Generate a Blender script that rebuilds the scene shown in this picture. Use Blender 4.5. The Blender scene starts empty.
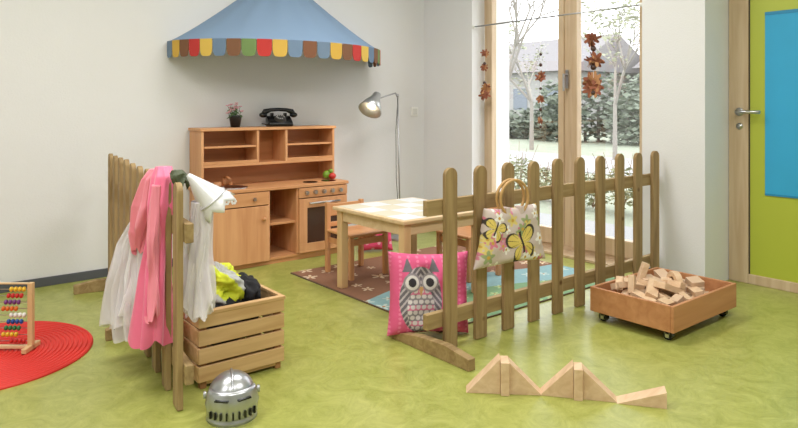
import bpy, bmesh, math, random
from mathutils import Vector, Matrix, noise
random.seed(7)
D=bpy.data
def C(r,g,b):
    f=lambda v:(v/255/12.92) if v/255<=0.04045 else ((v/255+0.055)/1.055)**2.4
    return (f(r),f(g),f(b),1)
def newmat(name):
    m=D.materials.new(name); m.use_nodes=True
    return m,m.node_tree.nodes,m.node_tree.links,m.node_tree.nodes['Principled BSDF']
def mat(name,col,rough=.5,metal=0,var=.06,scale=8,bump=0,spec=.5,alpha=1,bscale=None):
    m,n,l,b=newmat(name)
    tc=n.new('ShaderNodeTexCoord'); nz=n.new('ShaderNodeTexNoise'); nz.inputs['Scale'].default_value=scale; nz.inputs['Detail'].default_value=4
    l.new(tc.outputs['Object'],nz.inputs['Vector'])
    mx=n.new('ShaderNodeMixRGB'); mx.inputs[1].default_value=[c*(1-var) for c in col[:3]]+[1]; mx.inputs[2].default_value=[min(1,c*(1+var)) for c in col[:3]]+[1]
    l.new(nz.outputs['Fac'],mx.inputs[0]); l.new(mx.outputs[0],b.inputs['Base Color'])
    b.inputs['Roughness'].default_value=rough; b.inputs['Metallic'].default_value=metal
    b.inputs['Specular IOR Level'].default_value=spec; b.inputs['Alpha'].default_value=alpha
    if bump:
        nb=n.new('ShaderNodeTexNoise'); nb.inputs['Scale'].default_value=bscale or scale*6; l.new(tc.outputs['Object'],nb.inputs['Vector'])
        bp=n.new('ShaderNodeBump'); bp.inputs['Strength'].default_value=bump; bp.inputs['Distance'].default_value=.01
        l.new(nb.outputs['Fac'],bp.inputs['Height']); l.new(bp.outputs[0],b.inputs['Normal'])
    return m
def wood(name,c1,c2,axis='x',scale=14,rough=.45,knots=False):
    m,n,l,b=newmat(name)
    tc=n.new('ShaderNodeTexCoord'); mp=n.new('ShaderNodeMapping'); l.new(tc.outputs['Object'],mp.inputs[0])
    s=[scale]*3; s['xyz'.index(axis)]=scale*.08; mp.inputs['Scale'].default_value=s
    nz=n.new('ShaderNodeTexNoise'); nz.inputs['Scale'].default_value=1.5; nz.inputs['Detail'].default_value=6; nz.inputs['Distortion'].default_value=.6
    l.new(mp.outputs[0],nz.inputs['Vector'])
    cr=n.new('ShaderNodeValToRGB'); cr.color_ramp.elements[0].position=.32; cr.color_ramp.elements[1].position=.68
    cr.color_ramp.elements[0].color=c2; cr.color_ramp.elements[1].color=c1
    l.new(nz.outputs['Fac'],cr.inputs[0])
    out=cr.outputs[0]
    if knots:
        nk=n.new('ShaderNodeTexVoronoi'); nk.inputs['Scale'].default_value=5; l.new(tc.outputs['Object'],nk.inputs['Vector'])
        ck=n.new('ShaderNodeValToRGB'); ck.color_ramp.elements[0].position=.03; ck.color_ramp.elements[1].position=.09
        ck.color_ramp.elements[0].color=(.35,.22,.12,1); ck.color_ramp.elements[1].color=(1,1,1,1)
        l.new(nk.outputs['Distance'],ck.inputs[0])
        mx=n.new('ShaderNodeMixRGB'); mx.blend_type='MULTIPLY'; mx.inputs[0].default_value=1
        l.new(out,mx.inputs[1]); l.new(ck.outputs[0],mx.inputs[2]); out=mx.outputs[0]
    l.new(out,b.inputs['Base Color']); b.inputs['Roughness'].default_value=rough
    return m
def vcmat(name,rough=.85,bump=0):
    m,n,l,b=newmat(name); a=n.new('ShaderNodeAttribute'); a.attribute_name='Col'
    l.new(a.outputs['Color'],b.inputs['Base Color']); b.inputs['Roughness'].default_value=rough
    if bump:
        tc=n.new('ShaderNodeTexCoord'); nb=n.new('ShaderNodeTexNoise'); nb.inputs['Scale'].default_value=28; l.new(tc.outputs['Object'],nb.inputs['Vector'])
        bp=n.new('ShaderNodeBump'); bp.inputs['Strength'].default_value=bump; bp.inputs['Distance'].default_value=.01
        l.new(nb.outputs['Fac'],bp.inputs['Height']); l.new(bp.outputs[0],b.inputs['Normal'])
    return m
def grp(name,loc=(0,0,0),rz=0):
    e=D.objects.new(name,None); e.empty_display_size=.1; e.location=loc; e.rotation_euler=(0,0,rz)
    bpy.context.collection.objects.link(e); return e
class B:
    def __init__(s): s.bm=bmesh.new()
    def box(s,lo,hi,rot=None,c=None):
        lo,hi=Vector(lo),Vector(hi); ce=(lo+hi)/2; sz=hi-lo
        M=Matrix.Translation(ce)@(rot.to_4x4() if rot else Matrix())@Matrix.Diagonal((sz.x,sz.y,sz.z,1))
        bmesh.ops.create_cube(s.bm,size=1,matrix=M); return s
    def cyl(s,p1,p2,r1,r2=None,seg=20,caps=True):
        p1,p2=Vector(p1),Vector(p2); d=p2-p1; r2=r1 if r2 is None else r2
        M=Matrix.Translation((p1+p2)/2)@d.to_track_quat('Z','Y').to_matrix().to_4x4()
        bmesh.ops.create_cone(s.bm,cap_ends=caps,segments=seg,radius1=r1,radius2=r2,depth=d.length,matrix=M); return s
    def sph(s,c,r,seg=20,rot=None):
        if not hasattr(r,'__len__'): r=(r,r,r)
        M=Matrix.Translation(c)@(rot.to_4x4() if rot else Matrix())@Matrix.Diagonal((*r,1))
        bmesh.ops.create_uvsphere(s.bm,u_segments=seg,v_segments=max(6,seg//2),radius=1,matrix=M); return s
    def poly(s,pts,off,xf=None):
        off=Vector(off); f=xf or (lambda v:v)
        a=[s.bm.verts.new(f(Vector(p))) for p in pts]; b=[s.bm.verts.new(f(Vector(p)+off)) for p in pts]
        n=len(a); s.bm.faces.new(a[::-1]); s.bm.faces.new(b)
        for i in range(n): s.bm.faces.new((a[i],a[(i+1)%n],b[(i+1)%n],b[i]))
        return s
    def rings(s,rs,closed=True,cap0=False,cap1=False,loop=False):
        R=[[s.bm.verts.new(Vector(p)) for p in r] for r in rs]
        m=len(R)
        for i in range(m if loop else m-1):
            A,Bb=R[i],R[(i+1)%m]; n=len(A)
            for j in range(n if closed else n-1):
                k=(j+1)%n; s.bm.faces.new((A[j],A[k],Bb[k],Bb[j]))
        if cap0: s.bm.faces.new(R[0][::-1])
        if cap1: s.bm.faces.new(R[-1])
        return s
    def lathe(s,prof,c=(0,0,0),seg=32,a0=0,a1=2*math.pi):
        full=abs(a1-a0-2*math.pi)<1e-4; n=seg if full else seg+1
        rs=[[(c[0]+r*math.cos(a0+(a1-a0)*j/seg),c[1]+r*math.sin(a0+(a1-a0)*j/seg),c[2]+z) for j in range(n)] for r,z in prof]
        return s.rings(rs,closed=full)
    def tube(s,pts,r,seg=10,loop=False):
        pts=[Vector(p) for p in pts]; n=len(pts); rs=[]
        up=Vector((0.13,0.21,0.97))
        for i,p in enumerate(pts):
            if loop: t=pts[(i+1)%n]-pts[i-1]
            else: t=pts[min(n-1,i+1)]-pts[max(0,i-1)]
            t.normalize(); x=t.cross(up)
            if x.length<.05: x=t.cross(Vector((1,0,0)))
            x.normalize(); y=t.cross(x)
            rr=r[i] if hasattr(r,'__len__') else r
            rs.append([p+x*rr*math.cos(a)+y*rr*math.sin(a) for a in [2*math.pi*k/seg for k in range(seg)]])
        return s.rings(rs,loop=loop,cap0=not loop,cap1=not loop)
    def leaves(s,c,r,n,size):
        for _ in range(n):
            while True:
                p=Vector([random.uniform(-1,1) for _ in range(3)])
                if .2<p.length<1: break
            p=Vector((c[0]+p.x*r[0],c[1]+p.y*r[1],c[2]+p.z*r[2]))
            R3=Matrix.Rotation(random.uniform(0,6.28),3,'Z')@Matrix.Rotation(random.uniform(0,3.14),3,'X')
            k=size*random.uniform(.6,1.3)
            s.bm.faces.new([s.bm.verts.new(p+R3@Vector(q)) for q in ((-k,0,0),(0,-k*.5,0),(k,0,0),(0,k*.5,0))])
        return s
    def out(s,name,m,parent=None,bevel=0,smooth=False,solid=0,sub=0,loc=None):
        bmesh.ops.recalc_face_normals(s.bm,faces=s.bm.faces)
        me=D.meshes.new(name); s.bm.to_mesh(me); s.bm.free()
        if smooth:
            for p in me.polygons: p.use_smooth=True
        o=D.objects.new(name,me); bpy.context.collection.objects.link(o)
        for mm in (m if isinstance(m,list) else [m]): me.materials.append(mm)
        if parent: o.parent=parent
        if loc: o.location=loc
        if solid:
            q=o.modifiers.new('s','SOLIDIFY'); q.thickness=solid
        if bevel:
            q=o.modifiers.new('b','BEVEL'); q.width=bevel; q.segments=2; q.limit_method='ANGLE'
        if sub:
            q=o.modifiers.new('u','SUBSURF'); q.levels=sub; q.render_levels=sub
        return o
def paint(o,fn):
    me=o.data; a=me.color_attributes.new('Col','FLOAT_COLOR','POINT')
    for i,v in enumerate(me.vertices): a.data[i].color=fn(v.co)
def crumple(b,c,r,amp=.25,seg=32,f=4,seed=0):
    ret=bmesh.ops.create_uvsphere(b.bm,u_segments=seg,v_segments=max(6,seg//2),radius=1)
    for v in ret['verts']:
        p=v.co.copy()
        k=noise.fractal(p*f*.5+Vector((seed,seed*2,0)),1,2,4)
        p=p*(1+amp*k); v.co=Vector((c[0]+p.x*r[0],c[1]+p.y*r[1],c[2]+p.z*r[2]))
    return b
RZ=lambda a:Matrix.Rotation(a,3,'Z')

# ------------------------------------------------ materials
M_wall=mat('wall_paint',C(225,225,226),.9,var=.02,scale=3,bump=.15,bscale=120)
M_ceil=mat('ceiling_paint',C(235,235,234),.9,var=.01)
M_base=mat('baseboard_grey',C(84,86,92),.6)
M_beech=wood('beech',C(216,162,114),C(198,140,92),'x')
M_beechz=wood('beech_v',C(218,165,118),C(200,142,96),'z')
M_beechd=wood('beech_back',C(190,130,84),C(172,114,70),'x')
M_light=wood('birch',C(226,200,162),C(213,182,138),'x')
M_lightz=wood('birch_v',C(224,190,144),C(210,172,124),'z')
M_fence=wood('fence_pine',C(168,142,98),C(134,108,70),'z',22,.7,True)
M_fencex=wood('fence_pine_rail',C(170,145,100),C(140,114,74),'x',22,.7)
M_crate=wood('crate_pine',C(218,182,134),C(190,150,102),'x',16,.6,True)
M_crated=wood('crate_brown',C(168,120,76),C(140,96,58),'z',16,.6)
M_frame=wood('window_wood',C(206,184,154),C(190,164,132),'z',16,.5)
M_boxw=wood('toy_box_wood',C(196,140,96),C(176,118,76),'x',14,.5)
M_block=wood('block_wood',C(224,194,160),C(206,172,136),'x',20,.6)
M_white=mat('white_plastic',C(235,235,232),.4)
M_black=mat('black_gloss',C(18,18,20),.25)
M_dark=mat('dark_glass',C(70,48,36),.15)
M_steel=mat('steel',C(190,190,192),.28,1)
M_chrome=mat('brushed_metal',C(175,175,178),.38,1)
def M(n,r,g,b,rough=.7,**k): return mat(n,C(r,g,b),rough,**k)

# floor
m,n,l,b=newmat('linoleum_green')
tc=n.new('ShaderNodeTexCoord'); nz=n.new('ShaderNodeTexNoise'); nz.inputs['Scale'].default_value=7; nz.inputs['Detail'].default_value=14; nz.inputs['Roughness'].default_value=.85; nz.inputs['Distortion'].default_value=1.6
l.new(tc.outputs['Object'],nz.inputs['Vector']); cr=n.new('ShaderNodeValToRGB')
cr.color_ramp.elements[0].position=.36; cr.color_ramp.elements[0].color=C(138,144,62)
cr.color_ramp.elements[1].position=.64; cr.color_ramp.elements[1].color=C(178,181,102)
l.new(nz.outputs['Fac'],cr.inputs[0]); l.new(cr.outputs[0],b.inputs['Base Color']); b.inputs['Roughness'].default_value=.33
M_floor=m

# ------------------------------------------------ room shell
XL,YB,H=-2.6,4.47,2.8
B().box((XL-.1,-2.6,-.1),(4.4,YB+.1,0)).out('floor',M_floor)
B().box((XL-.1,-2.6,H),(4.45,YB+.1,H+.1)).out('ceiling',M_ceil)
B().box((XL-.1,YB,0),(4.4,YB+.1,H)).out('wall_back',M_wall)
B().box((XL-.1,-2.6,0),(XL,YB,H)).out('wall_left',M_wall)
B().box((XL,-2.7,0),(4.4,-2.6,H)).out('wall_front',M_wall)
w=B()
w.box((3.93,3.86,0),(4.4,YB,H)); w.box((3.93,1.889,0),(4.4,2.304,H)); w.box((3.93,2.304,2.35),(4.4,3.86,H))
w.box((4.25,.9,2.15),(4.4,1.889,H)); w.box((4.25,-2.6,0),(4.4,.9,H)); w.box((3.93,.9,2.45),(4.25,1.889,H))
w.out('wall_right',M_wall)
B().box((XL,YB-.012,0),(3.93,YB,.055)).out('baseboard_back',M_base,bevel=.002)
b_=B(); b_.box((3.918,3.86,0),(3.93,YB-.012,.055)); b_.box((3.918,1.889,0),(3.93,2.304,.055)); b_.out('baseboard_right',M_base)

# window
g=grp('window_1',(4.08,2.304,0))
W=3.86-2.304; T=.06; WM=.69
f=B()
f.box((0,0,0),(T,.05,2.35)).box((0,W-.05,0),(T,W,2.35)).box((0,.05,2.29),(T,W-.05,2.35)).box((0,.05,0),(T,W-.05,.05))
f.box((0,WM-.035,.05),(T,WM+.035,2.29)); f.out('outer_frame',M_frame,g,.004)
for k,(a,c) in enumerate([(.05,WM-.035),(WM+.035,W-.05)]):
    s=B(); q=.05
    s.box((-.015,a,.05),(.045,a+q,2.29)).box((-.015,c-q,.05),(.045,c,2.29)).box((-.015,a+q,.05),(.045,c-q,.17)).box((-.015,a+q,2.2),(.045,c-q,2.29))
    s.out('sash_%d'%(k+1),M_frame,g,.005)
    m,nn,ll,bb=newmat('pane_glass%d'%k)
    tr=nn.new('ShaderNodeBsdfTransparent'); gl=nn.new('ShaderNodeBsdfGlossy'); gl.inputs['Roughness'].default_value=.02; mx=nn.new('ShaderNodeMixShader'); mx.inputs[0].default_value=.06
    ll.new(tr.outputs[0],mx.inputs[1]); ll.new(gl.outputs[0],mx.inputs[2]); ll.new(mx.outputs[0],nn['Material Output'].inputs[0])
    B().box((.012,a+q,.17),(.018,c-q,2.2)).out('glass_%d'%(k+1),m,g)
hd=B(); hd.box((-.022,WM-.013,1.24),(-.015,WM+.013,1.38)).cyl((-.02,WM,1.34),(-.06,WM,1.34),.009).cyl((-.058,WM,1.35),(-.058,WM,1.22),.009)
hd.out('handle',M_chrome,g,.001)
B().box((3.93,2.304,0),(4.08,3.86,.02)).out('trim_1',M_frame,bevel=.003)
g=grp('curtain_rod',(3.945,2.304,1.775))
B().cyl((0,0.001,0),(0,W-.001,0),.006,seg=12).out('rod',M_chrome,g,smooth=True)
B().cyl((0,.001,0),(0,.02,0),.014).cyl((0,W-.02,0),(0,W-.001,0),.014).out('brackets',M_white,g)

# door
Mg=mat('door_green',C(172,182,62),.45,var=.02)
g=grp('door_1',(4.25,.9,0))
L=.989
B().box((-.01,L-.12,0),(.05,L-.002,2.15)).box((-.01,.002,0),(.05,.11,2.15)).box((-.01,.11,0),(.05,L-.12,.06)).box((-.01,.11,2.05),(.05,L-.12,2.15)).out('door_frame',M_frame,g,.004)
B().box((.0,.11,.06),(.04,L-.128,2.05)).out('panel',Mg,g)
B().box((-.001,L-.129,.06),(.03,L-.12,2.05)).out('gap',M('gapdark',70,60,50),g)
h=B(); h.cyl((-.01,L-.07,1.07),(-.018,L-.07,1.07),.026).cyl((-.018,L-.07,1.07),(-.06,L-.07,1.07),.011).tube([(-.058,L-.07,1.07),(-.062,L-.1,1.07),(-.062,L-.21,1.068)],.011)
h.cyl((-.01,L-.07,.98),(-.016,L-.07,.98),.02); h.out('handle',M_steel,g,smooth=True)
g=grp('poster',(4.249,1.0,.56))
B().box((-.004,0,0),(-.0005,.672,1.12)).out('sheet',M('poster_blue',48,160,208,.6),g)
B().box((-.006,.0,1.1),(-.004,.672,1.12)).box((-.006,0,.0),(-.004,.672,.012)).out('tape',M('tape',30,130,175,.5),g)

# switch
g=grp('light_switch',(3.81,YB,1.06))
B().box((-.04,-.012,-.04),(.04,0,.04)).out('plate',M_white,g,.003)
B().box((-.026,-.017,-.026),(.026,-.012,.026)).out('rocker',M('sw',215,215,212),g,.003)

# ------------------------------------------------ fences
def fence(name,loc,rz,feet):
    g=grp(name,loc,rz); n=10; sp=.197
    for i in range(n):
        x=i*sp; hw=.0375; top=.825+random.uniform(-.004,.004); z0=.002
        pts=[(x-hw,-.012,z0),(x+hw,-.012,z0)]+[(x+hw*math.cos(a),-.012,top-hw+hw*math.sin(a)) for a in [math.pi*k/12 for k in range(13)]]
        B().poly(pts,(0,-.022,0)).out('picket_%d'%(i+1),M_fence,g,.003)
    for k,(z) in enumerate((.10,.61)):
        B().box((-.13,-.012,z),(n*sp-.13,.018,z+.07)).out('rail_%d'%(k+1),M_fencex,g,.003)
    for k,(fx,f0,f1) in enumerate(feet):
        B().poly([(fx,f0,0),(fx,f1,0),(fx,f1,.025),(fx,.06,.06),(fx,min(-.06,f0*.45),.07),(fx,f0,.05)],(.04,0,0)).out('foot_%d'%(k+1),M_fencex,g,.003)
    return g
fence('picket_fence',(2.055,2.18,0),0,[(-.13,-.27,.27)])
fence('picket_fence',(1.14,4.11,0),math.radians(262.1),[(-.05,-.22,.2),(.87,-.16,.1)])

# ------------------------------------------------ play kitchen
g=grp('play_kitchen',(1.73,4.075,0)); w,d=1.07,.375; t=.018
a,c=.42,.65
k=B(); k.box((0,0,0),(t,d,.52)).box((w-t,0,0),(w,d,.52)).box((a-t/2,.004,.05),(a+t/2,d,.52)).box((c-t/2,.004,.05),(c+t/2,d,.52))
k.out('lower_sides',M_beechz,g,.002)
k=B(); k.box((t,.01,.03),(w-t,d,.048)).box((a,.02,.27),(c,d,.286)); k.box((t,.02,0),(w-t,.035,.03)); k.out('lower_shelves',M_beech,g,.002)
B().box((t,d-.01,.03),(w-t,d-.002,.95)).out('back_panel',M_beechd,g)
B().box((-.012,-.015,.52),(w+.012,d,.543)).out('countertop',M_beech,g,.004)
B().box((.004,-.014,.425),(a-.004,.004,.515)).out('drawer_front',M_beech,g,.003)
B().box((.004,-.014,.035),(a-.004,.004,.418)).out('cupboard_door',M_beechz,g,.003)
B().sph((a-.05,-.028,.33),.014).cyl((a-.05,-.014,.33),(a-.05,-.028,.33),.006).out('door_knob',M_beech,g,smooth=True)
B().box((c+.002,-.014,.445),(w-.002,.004,.515)).out('oven_panel',M_beech,g,.003)
kn=B()
for i in range(5): kn.cyl((c+.06+i*.073,-.014,.482),(c+.06+i*.073,-.034,.482),.015)
kn.out('oven_knobs',M_steel,g)
B().box((c+.004,-.014,.05),(w-.004,.004,.115)).box((c+.004,-.014,.37),(w-.004,.004,.438)).box((c+.004,-.014,.115),(c+.07,.004,.37)).box((w-.07,-.014,.115),(w-.004,.004,.37)).out('oven_door',M_beechz,g,.002)
B().box((c+.07,-.008,.115),(w-.07,.002,.37)).out('oven_window',M_dark,g)
B().cyl((c+.08,-.035,.405),(w-.08,-.035,.405),.007).cyl((c+.09,-.014,.405),(c+.09,-.035,.405),.005).cyl((w-.09,-.014,.405),(w-.09,-.035,.405),.005).out('oven_handle',M_steel,g,smooth=True)
for i in range(3):
    fl=B(); x=.05+i*.05
    for q in range(6):
        an=q*math.pi/3; fl.cyl((x+.014*math.cos(an),-.0145,.47+.014*math.sin(an)),(x+.014*math.cos(an),-.0165,.47+.014*math.sin(an)),.009,seg=10)
    fl.out('flower_decal_%d'%(i+1),M_white,g)
B().cyl((.3,-.014,.47),(.3,-.03,.47),.012).out('drawer_knob',M_steel,g)
# hutch
y0=.165
k=B(); k.box((0,y0,.543),(t,d,.95)).box((w-t,y0,.543),(w,d,.95)).box((a-t/2,y0,.70),(a+t/2,d-.01,.935)).box((c-t/2,y0,.70),(c+t/2,d-.01,.935)); k.out('hutch_uprights',M_beechz,g,.002)
k=B(); k.box((-.01,y0-.01,.935),(w+.01,d,.955)).box((t,y0,.685),(w-t,d-.01,.702)).box((t,y0+.01,.815),(a-t/2,d-.01,.828)).box((c+t/2,y0+.01,.815),(w-t,d-.01,.828)); k.out('hutch_shelves',M_beech,g,.002)
B().box((t,y0,.702),(a-t/2,y0+.01,.725)).box((c+t/2,y0,.702),(w-t,y0+.01,.725)).out('shelf_lips',M_beech,g,.002)
B().lathe([(.105,.0),(.108,.006),(.1,.008),(.09,.004),(.085,.001),(.001,.001)],(.2,.12,.543)).out('sink',M_steel,g,smooth=True)
B().cyl((.2,.25,.543),(.2,.25,.61),.011).tube([(.2,.25,.605),(.2,.2,.612),(.2,.15,.6)],.009).out('faucet',M_beechd,g,smooth=True)
B().cyl((.15,.25,.543),(.15,.25,.57),.013).cyl((.25,.25,.543),(.25,.25,.57),.013).out('taps',M_beechd,g)
hb=B()
for (x,y,r) in ((.8,.08,.055),(.96,.08,.055)): hb.cyl((x,y,.543),(x,y,.546),r,seg=28)
hb.out('hobs',M_black,g)
B().cyl((.06,.04,.543),(.06,.04,.6),.022,.026).out('cup',M_beechd,g,smooth=True)

# telephone
g=grp('rotary_telephone',(2.37,4.335,.956),math.radians(-15))
B().poly([(-.09,-.075,0),(-.09,.06,0),(-.09,.06,.075),(-.09,.02,.08),(-.09,-.075,.03)],(.18,0,0)).out('body',M_black,g,.01,smooth=True)
B().cyl((0,-.032,.045),(0,-.044,.068),.045,.04,seg=28).out('dial',M('dial',60,60,62,.3),g)
dh=B()
for q in range(10):
    an=q*.55; dh.cyl((.028*math.cos(an),-.046+.026*math.sin(an)*.9,.07+.026*math.sin(an)*.45),(.028*math.cos(an),-.047+.026*math.sin(an)*.9,.0725+.026*math.sin(an)*.45),.005,seg=8)
dh.out('dial_holes',M_white,g)
B().box((-.06,.0,.078),(-.04,.045,.1)).box((.04,.0,.078),(.06,.045,.1)).out('cradle',M_black,g,.004)
B().tube([(-.115,.02,.085),(-.1,.02,.11),(-.06,.02,.122),(0,.02,.126),(.06,.02,.122),(.1,.02,.11),(.115,.02,.085)],[.02,.022,.014,.013,.014,.022,.02],14).sph((-.115,.02,.085),(.03,.03,.02)).sph((.115,.02,.085),(.03,.03,.02)).out('handset',M_black,g,smooth=True)
B().tube([(-.09+.01*math.cos(i*1.2)-.0008*i,-.01+.01*math.sin(i*1.2)-.0004*i,.012+.0002*i) for i in range(50)],.003,6).out('cord',M_black,g)

# potted flower
g=grp('potted_flower',(2.02,4.335,.956))
B().lathe([(.001,0),(.032,0),(.045,.075),(.047,.085),(.041,.085),(.038,.07),(.001,.07)]).out('pot',M('pot',28,28,30,.4),g,smooth=True)
st=B(); fl=B(); lf=B()
for i in range(26):
    an=random.uniform(0,6.28); r=random.uniform(.005,.065); z=random.uniform(.125,.185)-r*.5
    p=(r*math.cos(an),r*math.sin(an),z); st.cyl((0.3*p[0],0.3*p[1],.07),p,.0015,seg=5)
    for q in range(5):
        b2=q*1.257+i; fl.sph((p[0]+.007*math.cos(b2),p[1]+.007*math.sin(b2),p[2]),(.007,.007,.004),8)
    lf.sph((p[0]*.9,p[1]*.9,z-.035),(.013,.006,.003),8,Matrix.Rotation(an,3,'Z')@Matrix.Rotation(.6,3,'Y'))
st.out('stems',M('stem',80,110,60),g); fl.out('petals',M('petal',222,168,176),g,smooth=True); lf.out('leaves',M('leaf',80,115,62),g,smooth=True)

# toy vegetables
g=grp('toy_vegetables',(2.755,4.2,.5445))
B().sph((0,0,.025),(.03,.025,.025)).out('tomato',M('tom',190,50,40,.4),g,smooth=True)
B().sph((-.01,.06,.032),(.035,.03,.032)).sph((.01,.04,.06),(.018,.02,.016)).out('pepper',M('pep',120,160,50,.4),g,smooth=True)

# ------------------------------------------------ wall canopy
g=grp('canopy',(2.43,4.46,1.55)); ax,bx,ht=.845,.64,.60
def hoop(t,s=1,dz=0,k=1): return (-ax*math.cos(t)*s*k,-bx*math.sin(t)*s*k-.002,dz)
Mcan=mat('canopy_blue',C(128,153,182),.9,var=.05,scale=3)
rs=[]
for i in range(25):
    s=1-i/24
    rs.append([hoop(math.pi*j/96,max(s,.015),ht*((1-s)**1.12)+.010*math.sin(j*.55)*s*(1-s)*2) for j in range(97)])
B().rings(rs,closed=False).out('tent_cloth',Mcan,g,smooth=True,solid=.003)
B().tube([hoop(math.pi*j/64,1.0,-.004) for j in range(1,64)],.008,8).out('hoop',Mcan,g,smooth=True)
cols=[(110,130,152),(206,166,72),(122,84,60),(188,56,54),(214,180,86),(106,128,154),(124,86,62),(112,138,84),(190,58,54),(208,170,78),(112,134,160),(126,84,60)]
cm=[M('valance_%d'%i,*c_,.9) for i,c_ in enumerate(cols)]
N=25
for i in range(N):
    rs=[]; 
    for rI in range(9):
        v=rI/8; row=[]
        for j in range(13):
            x=j/12; e=max(0,1-abs(2*x-1)**4)**.5
            dep=.07+.045*e
            row.append(hoop(math.pi*(i+.02+.96*x)/N,1.0,-dep*v,1.012))
        rs.append(row)
    B().rings(rs,closed=False).out('scallop_%d'%(i+1),cm[i%12],g,solid=.003)

# ------------------------------------------------ table and chairs
tx,ty,tw,tl,th=2.17,2.63,.64,.68,.49
g=grp('play_table',(tx,ty,.009))
B().box((0,0,th-.022),(tw,tl,th)).out('top',M_light,g,.005)
sq1=B();sq2=B();nn_=4
for i in range(nn_):
    for j in range(nn_):
        (sq1 if (i+j)%2 else sq2).box((.026+i*.1475,.026+j*.1575,th),(.024+(i+1)*.1475,.024+(j+1)*.1575,th+.0015))
sq1.out('squares_cream',M('sqc',206,200,180,.6),g); sq2.out('squares_white',M('sqw',214,218,222,.6),g)
lg=B()
for x in (.02,tw-.07):
    for y in (.02,tl-.07): lg.box((x,y,0),(x+.05,y+.05,th-.022))
lg.out('legs',M_lightz,g,.005)
B().box((.07,.03,th-.085),(tw-.07,.048,th-.022)).box((.07,tl-.048,th-.085),(tw-.07,tl-.03,th-.022)).box((.03,.07,th-.085),(.048,tl-.07,th-.022)).box((tw-.048,.07,th-.085),(tw-.03,tl-.07,th-.022)).out('apron',M_light,g,.002)
def chair(loc,rz):
    g=grp('wooden_chair',loc,rz)   # back at +y
    B().box((-.15,-.15,.268),(.15,.14,.285)).out('seat',M_beech,g,.006)
    lb=B()
    for x in (-.15,.12):
        lb.box((x,-.145,0),(x+.03,-.115,.268)); lb.box((x,.125,0),(x+.03,.155,.46))
    lb.out('legs',M_beechz,g,.005)
    B().box((-.12,.13,.37),(.12,.147,.45)).box((-.12,.13,.30),(.12,.147,.33)).out('backrest',M_beech,g,.004)
    B().box((-.14,-.115,.2),(-.128,.125,.235)).box((.128,-.115,.2),(.14,.125,.235)).box((-.12,-.138,.215),(.12,-.124,.255)).out('stretchers',M_beech,g,.002)
chair((2.48,3.49,.009),0)
chair((3.02,3.0,.009),math.radians(-90))

# ------------------------------------------------ rugs
def grid_obj(name,x0,y0,x1,y1,nx,ny,z,fn,m,parent,h=.008):
    b=B(); rs=[[(x0+(x1-x0)*i/nx,y0+(y1-y0)*j/ny,z) for i in range(nx+1)] for j in range(ny+1)]
    b.rings(rs,closed=False); o=b.out(name,m,parent,solid=0); paint(o,fn); return o
flw=[]
for _ in range(900):
    q_=(random.uniform(0,1.55),random.uniform(0,1.45),random.uniform(.035,.062),random.uniform(0,6))
    if all(math.hypot(q_[0]-o_[0],q_[1]-o_[1])>(q_[2]+o_[2])*1.1 for o_ in flw): flw.append(q_)
    if len(flw)>75: break
def rugc(p):
    x,y=p.x,p.y
    bound=.62+.12*math.sin(x*3)
    if y>bound:
        base=C(140,100,76); fc=C(220,200,172)
    elif y>bound-.32: base=C(140,178,184); fc=C(200,216,210)
    else: base=C(124,160,120); fc=C(170,194,140)
    for fx,fy,fr,ph in flw:
        dx,dy=x-fx,y-fy; r=math.hypot(dx,dy)
        if r<fr:
            an=math.atan2(dy,dx)
            if r<fr*.18: return C(180,120,60)
            if r<fr*(.62+.38*math.cos(5*an+ph)): return fc
    k=1+.06*noise.noise(Vector((x*40,y*40,0)))
    return (base[0]*k,base[1]*k,base[2]*k,1)
g=grp('play_rug',(2.15,2.33,0))
B().box((0,0,0),(1.55,1.45,.007)).out('backing',M('rugback',110,90,74,.95),g)
grid_obj('pile',.005,.005,1.545,1.445,300,280,.0085,rugc,vcmat('rug_mat',.95),g)

g=grp('round_mat',(.375,3.383,0))
Mred=M('mat_red',212,50,42,.6)
prof=[(.45,0),(.45,.006)]
r=.445
while r>.02: prof+= [(r,.012),(r-.006,.012),(r-.009,.007),(r-.016,.007)]; r-=.02
prof+=[(.001,.01)]
B().lathe(prof,seg=96).out('ridged_disc',Mred,g)

# abacus
an=math.atan2(.631,-.776)
g=grp('abacus',(.55,3.31,.013),an)
B().box((-.022,-.012,0),(-.0,.012,.3)).box((.42,-.012,0),(.442,.012,.3)).box((-.022,-.06,-.0),(.0,.06,.022)).box((.42,-.06,0),(.442,.06,.022)).out('posts',M_lightz,g,.003)
B().box((0,-.006,.292),(.42,.006,.3)).box((0,-.01,0.005),(.42,.01,.02)).out('frame_rails',M_light,g,.003)
bc=[M('bead_%d'%i,*c_,.35) for i,c_ in enumerate([(200,40,40),(235,190,50),(50,120,70),(40,80,160),(235,235,230),(220,110,40),(120,60,130)])]
wr=B(); bb=[B() for _ in bc]
for i in range(9):
    z=.038+i*.029; wr.cyl((0,0,z),(.42,0,z),.0018,seg=6)
    for q in range(10):
        x=.02+q*.019 + (.17 if q>(3+(i*5)%5) else 0)+.012*((i*3)%4)
        bb[(i+(q//5)*3)%7].sph((x,0,z),(.0085,.0115,.0115),10)
wr.out('wires',M_steel,g)
for i,q in enumerate(bb): q.out('beads_%d'%(i+1),bc[i],g,smooth=True)

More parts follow.
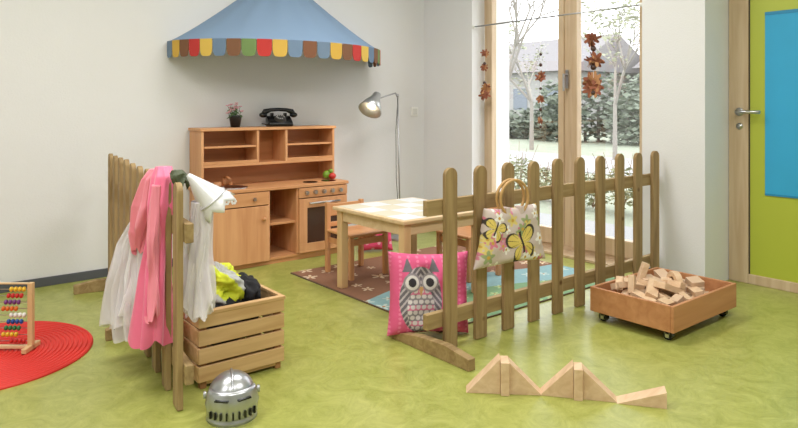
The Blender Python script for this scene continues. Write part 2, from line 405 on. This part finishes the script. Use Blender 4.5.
# ------------------------------------------------ crate
g=grp('wooden_crate',(.985,2.45,0),math.radians(-1)); cw,cd,ch=.37,.46,.30
s=B()
for i in range(4):
    z=.03+i*.07
    s.box((0,-.012,z),(cw,0,z+.06)).box((0,cd,z),(cw,cd+.012,z+.06))
s.out('long_slats',M_crate,g,.003)
s=B()
for i in range(4):
    z=.03+i*.07
    s.box((-.001,.0,z),(.011,cd,z+.06)).box((cw-.011,.0,z),(cw+.001,cd,z+.06))
s.out('side_slats',M_crate,g,.003)
s=B()
for x in (.011,cw-.036):
    for y in (0,cd-.025): s.box((x,y,.0),(x+.025,y+.025,ch-.01))
s.out('corner_posts',M_crated,g,.002)
B().box((-.004,-.016,ch-.01),(cw+.004,.014,ch+.004)).box((-.004,cd-.014,ch-.01),(cw+.004,cd+.016,ch+.004)).box((-.004,.014,ch-.01),(.014,cd-.014,ch+.004)).box((cw-.014,.014,ch-.01),(cw+.004,cd-.014,ch+.004)).out('rim',M_crate,g,.002)
B().box((.012,.001,.015),(cw-.012,cd-.001,.03)).out('bottom',M_crate,g)
g=grp('dress_up_clothes',(.985,2.45,0))
crumple(B(),(.19,.23,.19),(.14,.18,.11),.25,40,3,1).out('black_cloth',M('bk',32,32,36,.9),g,smooth=True)
crumple(B(),(.285,.19,.30),(.06,.11,.06),.25,48,4,5).out('dark_cap',M('bk2',26,26,30,.85),g,smooth=True)
def vestc(p):
    u=(p.x*.9+p.z*.8)
    return C(176,178,174) if abs(((u*7)%1)-.5)<.16 else C(206,216,50)
o=crumple(B(),(.19,.27,.32),(.095,.15,.10),.42,110,3,9).out('hi_vis_vest',vcmat('vest_mat',.7,.3),g,smooth=True); paint(o,vestc)
def plaid(p):
    a_=(p.y*26)%1<.45; b2=(p.z*26)%1<.45
    return C(120,20,30) if a_ and b2 else C(190,60,66) if a_ or b2 else C(225,190,185)
o=crumple(B(),(.13,.29,.38),(.055,.09,.13),.35,100,3,14).out('plaid_shirt',vcmat('plaid_mat',.9),g,smooth=True); paint(o,plaid)
crumple(B(),(.29,.34,.26),(.05,.08,.06),.3,32,4,22).out('brown_cloth',M('brn',120,80,60,.9),g,smooth=True)

# garments
def lerp(a,b,t): return [a[i]+(b[i]-a[i])*t for i in range(len(a))]
def garment(name,parent,m,rings,folds,amp,seed=0,lev=44,nseg=160,cap=True,solid=0,hem=.015,dist=1.0):
    out=[]; R=rings; 
    for i in range(lev+1):
        q=i/lev*(len(R)-1); k=min(int(q),len(R)-2); t=q-k; t=t*t*(3-2*t)*.5+t*.5
        z,cx,cy,a,b2=lerp(R[k],R[k+1],t); f=i/lev; ring=[]
        for j in range(nseg):
            th_=2*math.pi*j/nseg
            nn2=noise.noise(Vector((math.cos(th_)*2.2+seed*3,math.sin(th_)*2.2,f*3.5)))*dist
            w=1+amp*(.3+f)*(math.sin(folds*th_+seed+1.2*dist*math.sin(f*4+seed)+3*nn2)+.8*nn2)
            zz=z+hem*f*f*(math.sin(th_*3+seed)+.6*math.sin(th_*7+seed*2))
            ring.append((cx+b2*w*math.cos(th_),cy+a*(1+.45*(w-1))*math.sin(th_)+.012*math.sin(f*9+seed+th_*2)*f,zz))
        out.append(ring)
    B().rings(out,cap0=cap).out(name,m,parent,smooth=True,solid=solid)
g_root=grp('dress_up_costumes',(.9,2.6,0)); g=grp('hanging_clothes',(-.9,-2.6,0)); g.parent=g_root
def cloth(name,col,alpha=1,sheen=.3,rough=.6):
    m=mat(name,C(*col),rough,var=.05,scale=20,alpha=alpha); m.node_tree.nodes['Principled BSDF'].inputs['Sheen Weight'].default_value=sheen; return m
Mp=cloth('pink_satin',(236,112,150),rough=.5); Mp2=cloth('pink_light',(240,138,158),.95); Mt=cloth('white_tulle',(242,236,242),.5); Mt2=cloth('white_lining',(238,232,238),.8); Ms=cloth('silver_satin',(226,226,228),1,rough=.35)
Ms.node_tree.nodes['Principled BSDF'].inputs['Metallic'].default_value=.12
garment('pink_dress',g,Mp,[(.865,.90,2.58,.03,.03),(.83,.895,2.57,.055,.04),(.72,.885,2.56,.055,.048),(.60,.88,2.57,.045,.04),(.46,.87,2.58,.065,.05),(.19,.86,2.585,.095,.07)],7,.2,1,dist=.5)
garment('pink_veil',g,Mp2,[(.85,.9,2.65,.03,.03),(.81,.885,2.67,.05,.04),(.70,.87,2.69,.055,.05),(.60,.86,2.71,.04,.045),(.52,.855,2.72,.03,.03)],6,.25,3,dist=.6)
garment('pink_scarf_end',g,Mp2,[(.80,.86,2.54,.02,.02),(.6,.845,2.53,.025,.022),(.45,.84,2.52,.02,.018),(.30,.835,2.51,.03,.025)],4,.3,13)
garment('white_skirt',g,Mt,[(.70,.89,2.72,.035,.03),(.62,.875,2.77,.055,.045),(.52,.86,2.82,.08,.06),(.36,.85,2.85,.12,.08),(.17,.85,2.85,.145,.09)],11,.2,5,hem=.022,dist=.7)
garment('white_skirt_middle',g,Mt,[(.69,.89,2.72,.03,.03),(.6,.87,2.77,.05,.04),(.45,.86,2.82,.09,.06),(.22,.85,2.84,.125,.075)],9,.25,19,hem=.03,dist=.7)
garment('white_skirt_lining',g,Mt2,[(.68,.89,2.72,.025,.025),(.58,.87,2.76,.045,.04),(.4,.86,2.80,.08,.05),(.26,.85,2.81,.10,.06)],7,.24,8,hem=.025,dist=.6)
# silver princess hat with tulle veil on the near end
hp=grp('princess_hat',(.985,2.395,.78)); hp.parent=g
hp.rotation_mode='QUATERNION'; hp.rotation_quaternion=Vector((-.62,.15,.75)).normalized().to_track_quat('Z','Y')
rs=[]
for i in range(13):
    f=i/12; rr=.008+.062*f; row=[]
    for j in range(96):
        zg=abs(((j/96*7)%1)-.5)*2; th_=2*math.pi*j/96
        row.append(((rr+.010*f**4*zg)*math.cos(th_),(rr+.010*f**4*zg)*math.sin(th_),.085-.155*f-.03*f**6*zg))
    rs.append(row)
B().rings(rs,cap0=True).out('silver_cone',Ms,hp,smooth=True,solid=.002)
B().tube([(.062*math.cos(t_),.062*math.sin(t_),-.045) for t_ in [2*math.pi*i/40 for i in range(40)]],.004,8,loop=True).out('silver_band',mat('silver_trim',C(215,215,220),.3,.6),hp,smooth=True)
garment('hat_veil',g,Mt,[(.74,.985,2.405,.045,.04),(.64,.98,2.405,.045,.04),(.5,.965,2.40,.055,.045),(.34,.96,2.39,.07,.05)],8,.28,11,hem=.03,dist=.6)
garment('hat_veil_inner',g,Mt2,[(.74,.975,2.40,.035,.03),(.6,.97,2.40,.035,.03),(.45,.96,2.40,.045,.035),(.33,.96,2.385,.05,.04)],6,.28,17,hem=.03,dist=.6)
garment('olive_scarf',g,M('olv',84,92,70),[(.86,.905,2.45,.018,.02),(.845,.91,2.45,.03,.028),(.82,.915,2.445,.03,.03),(.80,.92,2.44,.02,.025)],5,.2,6)

# helmet
g=grp('knight_helmet',(1.0,2.175,0),math.radians(-112))
Mh=mat('helmet_silver',C(180,182,186),.3,.85)
R_=.084
prof=[(.001,.158)]+[(R_*math.sin(a_),.074+R_*math.cos(a_)) for a_ in [math.pi/2*i/14 for i in range(1,15)]]+[(R_*.98,.05),(R_*.94,.03),(R_*1.02,.008),(R_*1.06,.0)]
B().lathe(prof,seg=48).out('skull',Mh,g,smooth=True,solid=.003)
B().tube([(R_*1.0*math.cos(a_),0,.074+R_*1.0*math.sin(a_)) for a_ in [math.pi*i/30 for i in range(2,29)]],.005,8).out('crest',Mh,g,smooth=True)
R2=R_*1.06
B().lathe([(R2*.92,.118),(R2*1.0,.105),(R2*1.04,.085),(R2*1.10,.066),(R2*1.04,.048),(R2*1.02,.022),(R2*1.0,.02)],seg=32,a0=-1.25,a1=1.25).out('visor',Mh,g,smooth=True,solid=.004)
s=B()
for i in range(9):
    a_=-.9+i*.225
    p=Vector((R2*1.055*math.cos(a_),R2*1.055*math.sin(a_),.038)); s.box(p-Vector((.005,.003,.012)),p+Vector((.005,.003,.012)),RZ(a_))
for i in range(2):
    a_=-.42+i*.84; p=Vector((R2*1.03*math.cos(a_),R2*1.03*math.sin(a_),.091)); s.box(p-Vector((.008,.024,.0025)),p+Vector((.008,.024,.0025)),RZ(a_))
s.out('slots',M_black,g)
B().cyl((0,R2*.98,.085),(0,R2*1.1,.085),.013).cyl((0,-R2*.98,.085),(0,-R2*1.1,.085),.013).out('pivots',Mh,g,.002)

# ------------------------------------------------ owl cushion
def pillow(name,parent,w,h,t,fn,m,n=120,loc=(0,0,0),tilt=0,shape=1.0,roll=0):
    b=B()
    for side in (-1,1):
        rs=[]
        for i in range(n+1):
            row=[]
            for j in range(n+1):
                u=-1+2*j/n; v=-1+2*i/n
                k=((1-u**4)*(1-v**4)); k=max(k,0)**.45
                pinch=1-.08*(1-abs(v)**2)*abs(u)**3
                pv=1-.08*(1-u*u)*abs(v)**3
                z_=v*pv*h/2
                row.append((u*pinch*w/2*(1-(1-shape)*(v+1)/2),side*k*t/2*(1+.22*noise.noise(Vector((u*2.5,v*2.5,side)))),z_))
            rs.append(row)
        b.rings(rs,closed=False)
    bmesh.ops.remove_doubles(b.bm,verts=b.bm.verts,dist=.0004)
    o=b.out(name,m,parent,smooth=True)
    o.location=loc; o.rotation_euler=(tilt,roll,0); paint(o,fn); return o
def owlc(p):
    P=C(220,92,138)
    if p.y>0: return P
    x=(p.x+.06)/1.15+.035; z=(p.z-.0)/1.2
    def el(cx,cz,a_,b2): return ((x-cx)/a_)**2+((z-cz)/b2)**2
    hx=.035
    for s_ in (-1,1):
        e=el(hx+s_*.038,.045,.036,.036)
        if e<.22: return C(50,46,50)
        if e<.62: return C(214,208,206)
        if e<1: return C(146,138,144)
    if abs(x-hx)<.011*(1+(z-.03)/.04) and -.01<z<.03: return C(206,160,110)
    wide=.088
    if el(hx,-.02,wide,.125)<1:
        if el(hx,-.055,.058,.088)<1:
            rowi=math.floor(z/.020); q=((x/.024+(.5 if rowi%2 else 0))%1)
            zz=(z/.020)%1
            return C(216,208,210) if (q-.5)**2+(zz-.6)**2<.17 else (C(212,120,154) if rowi%3==0 else C(140,132,140))
        q=math.sin((abs(x-hx)*1.2+z)*230)
        return C(108,102,110) if q>-.3 else C(182,172,178)
    for s_ in (-1,1):
        if 0<z-.085<.05 and abs(x-hx-s_*.055)<.02*(1-(z-.085)/.05)+.003: return C(112,106,114)
    q=math.sin(p.x*150+ (3.14 if math.floor(p.z/.02)%2 else 0))*math.sin(p.z*157)
    if q>.55: return C(232,124,162)
    return P
g=grp('owl_cushion',(2.09,2.345,.205),math.radians(-24))
pillow('cover',g,.41,.39,.15,owlc,vcmat('owl_mat',.9,.35),180,(0,0,0),math.radians(-9),roll=math.radians(3))
g=grp('pink_cushion',(3.0,3.98,.125),math.radians(-30))
pillow('cover',g,.27,.25,.1,lambda p:C(214,70,110) if math.sin(p.x*70)*math.sin(p.z*70)<.7 else C(240,170,190),vcmat('pc_mat',.85),60,(0,0,0),math.radians(-12))

# ------------------------------------------------ bag
random.seed(3)
sp=[(random.uniform(-.22,.22),random.uniform(-.15,.15),random.uniform(.018,.036),random.choice([(206,120,142),(214,140,156),(216,196,120),(150,162,116),(232,228,222),(196,120,140)]),random.uniform(0,6)) for _ in range(55)]
def bagc(p):
    for bx,bz,s_,rt in ((.035,-.03,1.2,.3),(-.12,.045,.75,-.4)):
        dx0,dz0=p.x-bx,p.z-bz
        dx=dx0*math.cos(rt)+dz0*math.sin(rt); dz=-dx0*math.sin(rt)+dz0*math.cos(rt)
        if abs(dx)<.005*s_ and abs(dz)<.045*s_: return C(50,44,40)
        an=math.atan2(dz,abs(dx)); r=math.hypot(dx,dz); lim=.085*s_*abs(math.sin(2*an+.6))**.5 if -1.2<an<1.2 else 0
        if r<lim:
            return C(64,56,50) if r>lim*.86 or abs(math.sin(an*7))<.13 else C(220,196,104)
    x,z=p.x,p.z
    for cx,cz,rr,c_,ph in sp:
        dx,dz=x-cx,z-cz; r=math.hypot(dx,dz)
        if r<rr*(.75+.25*math.cos(5*math.atan2(dz,dx)+ph)):
            return C(*c_) if r>rr*.25 else C(200,160,70)
    return C(200,184,178)
g=grp('handbag',(2.375,2.075,0),math.radians(-8))
o=pillow('bag_body',g,.45,.28,.085,bagc,vcmat('bag_mat',.85,.3),170,(0,0,.488),0,.72)
for k_,(yy) in enumerate((-.028,.0)):
    B().tube([(-.0+.085*math.cos(t_),yy+.0,.668+.085*math.sin(t_)) for t_ in [2*math.pi*i/40 for i in range(40)]],.007,8,loop=True).out('bamboo_ring_%d'%(k_+1),M('bamboo_%d'%k_,190,150,96,.4),g,smooth=True)
B().box((-.055,-.036,.586),(-.03,.008,.626)).box((.03,-.036,.586),(.055,.008,.626)).out('ring_tabs',M('tabs',204,186,180),g,.003)

# ------------------------------------------------ toy box on casters
g=grp('block_box',(2.88,1.53,0)); bw,bd=.65,.45
z0,z1=.05,.175
s=B(); s.box((0,0,z0),(bw,.016,z1)).box((0,bd-.016,z0),(bw,bd,z1)).box((0,.016,z0),(.016,bd-.016,z1)).box((bw-.016,.016,z0),(bw,bd-.016,z1))
s.out('sides',M_boxw,g,.003); B().box((.016,.016,z0),(bw-.016,bd-.016,z0+.012)).out('bottom',M_boxw,g)
cs=B(); cf=B()
for x in (.05,bw-.05):
    for y in (.05,bd-.05):
        cs.cyl((x-.012,y,.023),(x+.012,y,.023),.023,seg=20); cf.box((x-.018,y-.012,.03),(x+.018,y+.012,.036)).box((x-.018,y-.01,.012),(x-.014,y+.01,.036)).box((x+.014,y-.01,.012),(x+.018,y+.01,.036)).cyl((x,y,.036),(x,y,.05),.01)
cs.out('wheels',M_black,g); cf.out('caster_forks',M_steel,g)
g=grp('wooden_blocks',(2.88,1.53,0)); random.seed(21)
s=B(); s2=B(); placed=[]
def ok(x,y,z,rad):
    return all(not(abs(z-q[2])<.03 and math.hypot(x-q[0],y-q[1])<(rad+q[3])*.85) for q in placed)
for ly in range(4):
    z=.081+ly*.033
    for _ in range(140 if ly<3 else 60):
        L_=random.choice([.07,.12,.14,.17]); wd_=random.choice([.045,.055,.065])
        if ly<3: x=random.uniform(.095,bw-.095); y=random.uniform(.09,bd-.09)
        else: x=.27+random.uniform(-.18,.22); y=.25+random.uniform(-.12,.12)
        rad=(L_+wd_)/4
        if not ok(x,y,z,rad): continue
        yaw=random.uniform(0,3.14)
        if x<.11 or x>bw-.11: yaw=1.57
        if y<.11 or y>bd-.11: yaw=0
        placed.append((x,y,z,rad)); sz=Vector((L_,wd_,.03))/2
        rot=RZ(yaw)@Matrix.Rotation(random.uniform(-.14,.14)*(1+ly*.6),3,'Y')@Matrix.Rotation(random.uniform(-.15,.15)*ly,3,'X')
        c_=Vector((x,y,z)); (s if random.random()<.6 else s2).box(c_-sz,c_+sz,rot)
s.out('blocks',M_block,g,.0015); s2.out('blocks_darker',M('blk2',206,176,146,.6),g,.0015)
s=B()
for (x,y,z,ro) in ((.13,.34,.17,.5),(.42,.2,.18,1.0)):
    pts=[]
    for a_ in range(13): pts.append((.055*math.cos(math.pi*a_/12),0,.055*math.sin(math.pi*a_/12)))
    for a_ in range(12,-1,-1): pts.append((.028*math.cos(math.pi*a_/12),0,.028*math.sin(math.pi*a_/12)))
    s.poly(pts,(0,.035,0),lambda v,ro=ro,x=x,y=y,z=z: RZ(ro)@v+Vector((x,y,z)))
s.box((.09,.27,.155),(.15,.30,.245),RZ(.4)@Matrix.Rotation(.25,3,'Y'))
s.box((.30,.33,.15),(.34,.36,.27),RZ(.9)@Matrix.Rotation(.35,3,'X'))
s.out('arch_blocks',M_block,g,.002)

# floor block chain
def tent(g,nm,p,ang,l1,l2,hh,wd=.065,bt=.034,up=True):
    s=B(); R3=RZ(ang)
    def add(pts,off): s.poly(pts,off,lambda v:R3@v+Vector((p[0],p[1],0)))
    add([(0,-wd/2,0),(l1,-wd/2,0),(l1,-wd/2,hh)],(0,wd,0))
    if up:
        add([(l1+.001,-wd*.75,0),(l1+bt,-wd*.75,0),(l1+bt,-wd*.75,hh*.93),(l1+.001,-wd*.75,hh*.93)],(0,wd*1.2,0))
        add([(l1+bt+.001,-wd/2,0),(l1+bt+l2,-wd/2,0),(l1+bt+.001,-wd/2,hh*.9)],(0,wd,0))
    s.out(nm,M_block,g,.0015)
g=grp('block_bridge',(1.8,1.8,0))
tent(g,'ramp_1',(0.0,0.0),math.radians(-44),.13,.125,.135)
tent(g,'ramp_2',(.205,-.195),math.radians(-52),.125,.125,.125)
tent(g,'ramp_3',(.372,-.42),math.radians(-54),.175,.1,.06,up=False)

# ------------------------------------------------ floor lamp
g=grp('reading_lamp',(3.43,4.2,0))
B().cyl((0,0,0),(0,0,.02),.11,.105,seg=32).out('base',M_chrome,g,.003)
B().cyl((0,0,.02),(-.03,0,1.2),.006,seg=12).out('pole',M_chrome,g,smooth=True)
B().tube([(-.03,0,1.19),(-.06,-.01,1.215),(-.18,-.04,1.19),(-.29,-.075,1.165)],.006).sph((-.03,0,1.195),.013).out('arm',M_chrome,g,smooth=True)
sh=grp('shade_holder',(0,0,0)); sh.parent=g; sh.location=(-.33,-.085,1.16)
dr=Vector((-.62,-.25,-.75)).normalized(); sh.rotation_mode='QUATERNION'; sh.rotation_quaternion=dr.to_track_quat('-Z','Y')
Msh=mat('shade_metal',C(190,192,194),.35,.7)
B().lathe([(.012,.06),(.03,.058),(.038,.02),(.046,0),(.066,-.04),(.096,-.115)],seg=32).out('shade',Msh,sh,smooth=True,solid=.002)
m,n,l,b=newmat('bulb_glow'); b.inputs['Emission Color'].default_value=(1,.78,.5,1); b.inputs['Emission Strength'].default_value=14
B().sph((0,0,-.06),.026).out('bulb',m,sh,smooth=True)
ld=D.lights.new('lamp_light','SPOT'); ld.energy=5; ld.color=(1,.8,.55); ld.spot_size=2.2; ld.spot_blend=.6; ld.shadow_soft_size=.03
lo=D.objects.new('lamp_light',ld); bpy.context.collection.objects.link(lo); lo.parent=sh; lo.location=(0,0,-.1)
B().tube([(-.03,.0,1.15),(.0,.06,.9),(.02,.08,.5),(.03,.06,.2),(.02,.02,.03)],.0025,6).out('cable',M_black,g)

# ------------------------------------------------ hanging leaf garlands
def garland(y,ztop,items,seed):
    random.seed(seed); g=grp('leaf_garland',(3.945,y,0))
    B().cyl((0,0,1.768),(0,0,ztop),.0012,seg=6).out('string',M_white,g)
    bs=[B() for _ in range(3)]
    for (z,kind,sz) in items:
        if kind=='l':
            for q in range(7):
                b=bs[random.choice([0,0,1])]; an_=random.uniform(0,6.28); c_=Vector((.0,random.uniform(-.6,.6)*sz,z+random.uniform(-.5,.5)*sz))
                Rr=RZ(random.uniform(-1,1)+1.57)@Matrix.Rotation(an_,3,'Y')@Matrix.Rotation(random.uniform(-.9,.9),3,'X')
                pts=[]
                for a_ in range(30):
                    t_=2*math.pi*a_/30; rr=sz*(.35+.65*abs(math.cos(2.5*t_))**1.5)
                    pts.append(c_+Rr@Vector((rr*math.cos(t_),0,rr*math.sin(t_))))
                b.poly(pts,Rr@Vector((0,.0015,0)))
        else: bs[2].sph((0,0,z),(sz,sz,sz),12)
    ms=[M('leaf_o%d'%seed,150,90,66),M('leaf_y%d'%seed,190,140,96),M('bead_d%d'%seed,70,44,32,.4)]
    for i,b in enumerate(bs):
        if len(b.bm.verts): b.out('leaves_%d'%(i+1),ms[i],g)
garland(2.683,1.15,[(1.57,'l',.05),(1.51,'b',.02),(1.44,'l',.055),(1.38,'b',.022),(1.27,'l',.06),(1.2,'b',.018),(1.24,'l',.055)],1)
garland(3.728,1.14,[(1.55,'l',.03),(1.46,'b',.014),(1.42,'l',.03),(1.3,'b',.014),(1.25,'l',.042),(1.19,'l',.04)],2)
garland(3.148,.93,[(1.5,'b',.012),(1.42,'b',.014),(1.33,'l',.035),(1.24,'b',.012),(1.16,'l',.028),(1.08,'b',.014),(1.0,'l',.022),(.95,'b',.012)],3)

# ------------------------------------------------ outside
Mgr=mat('lawn',C(138,144,126),.95,var=.25,scale=2)
B().box((4.4,-20,-.25),(60,60,-.15)).out('garden_ground',Mgr)
B().box((4.4,-2,-.15),(6.0,9,-.12)).out('terrace',M('paver',140,140,140,.9,bump=.3))
B().box((10.5,-2,-.15),(14.0,30,-.13)).out('garden_path',M('path',150,150,150,.9))
random.seed(5)
g=grp('garden_hedge',(20,13,0)); b1=B(); tr_=B()
for i in range(22):
    yy=-4+i*.55; hh=(1.9 if yy<2.2 else .8)*random.uniform(.8,1.15)
    b1.leaves((random.uniform(-.8,.8),yy,hh/2),(.8,.8,hh/2+.3),420,.13); tr_.cyl((0,yy,-.15),(0,yy,hh*.6),.06,seg=6)
b1.out('foliage',M('hedge',118,126,112,.95),g); tr_.out('trunks',M('hedget',110,104,98,.9),g)
g=grp('garden_shrubs',(6.8,4.9,0)); b1=B(); b2_=B()
for i in range(10):
    yy=-1.8+i*.4; hh=random.uniform(.35,.6)
    b1.leaves((random.uniform(-.1,.4),yy,hh/2-.1),(.28,.26,hh/2),300,.035)
    for q in range(9): b2_.cyl((.1,yy,-.14),(random.uniform(-.2,.5),yy+random.uniform(-.25,.25),hh*random.uniform(.7,1.1)),.005,.003,seg=5)
b1.out('foliage',M('shrub',118,120,88,.95),g); b2_.out('twigs',M('twig',130,108,88,.9),g)
def tree(loc,h,seed,r0=.1,lf=8):
    random.seed(seed); g=grp('garden_tree',loc); b=B(); lv=B()
    def br(p,d,L,r,k):
        q=p+d*L; b.cyl(p,q,r,r*.7,seg=7,caps=False)
        if k==0:
            lv.leaves(q,(.3,.3,.3),lf,.06); return
        for _ in range(3):
            nd=(d+Vector([random.uniform(-.6,.6) for _ in range(3)])).normalized(); br(q,nd,L*.72,r*.62,k-1)
    br(Vector((0,0,-.15)),Vector((0,0,1)),h,r0,4)
    b.out('branches',M('bark%d'%seed,136,130,122),g); lv.out('foliage',M('lv%d'%seed,150,152,128),g)
tree((9.2,8.25,0),1.4,1,.06,8); tree((15,12.3,0),1.4,2,.07,10); tree((13.5,8.6,0),1.3,4,.06,10)
def house(loc,w_,d_,h_):
    g=grp('neighbour_house',loc)
    B().box((0,0,0),(w_,d_,h_)).out('walls',M('hw',152,150,148,.9),g)
    B().poly([(-.4,-.4,h_),(w_+.4,-.4,h_),(w_/2,-.4,h_+2)],(0,d_+.8,0)).out('roof',M('hr',124,120,120,.9),g)
    s=B()
    for i in range(int(d_//2)): s.box((-.03,.6+i*2,1.1),(0,1.5+i*2,2.2))
    s.out('windows',M('hwn',104,112,122,.2),g)
house((26,19,-.15),7,9,3.0); house((30,10,-.15),7,7.5,3.2)

# ------------------------------------------------ world, lights, camera
w=D.worlds.new('World'); bpy.context.scene.world=w; w.use_nodes=True
bg=w.node_tree.nodes['Background']; bg.inputs[0].default_value=(.94,.97,1,1); bg.inputs[1].default_value=4.2
def fill_lamp(x,y,e,sx=1.3,sy=.5):  # unseen fill panels added under the ceiling to brighten the room
    g=grp('added_fill_panel',(x,y,H))
    B().box((-sx/2-.03,-sy/2-.03,-.06),(sx/2+.03,sy/2+.03,0)).out('housing',M_white,g,.004)
    ld=D.lights.new('added_fill_light','AREA'); ld.shape='RECTANGLE'; ld.size=sx; ld.size_y=sy; ld.energy=e; ld.color=(1,.975,.965)
    o=D.objects.new('added_fill_light',ld); bpy.context.collection.objects.link(o); o.parent=g; o.location=(0,0,-.07)
fill_lamp(.3,2.6,36); fill_lamp(2.4,2.6,35); fill_lamp(.3,.2,38); fill_lamp(2.4,.2,38); fill_lamp(-1.5,1.4,34)
cd_=D.cameras.new('camera'); cam=D.objects.new('camera',cd_); bpy.context.collection.objects.link(cam)
cam.location=(0,0,1.1); cam.rotation_euler=(math.radians(90),0,-math.atan2(.631,.776)); cd_.lens=29.32; cd_.sensor_width=36; cd_.shift_y=-107/798; cd_.clip_start=.05
bpy.context.scene.camera=cam
bpy.context.scene.view_settings.view_transform='Standard'
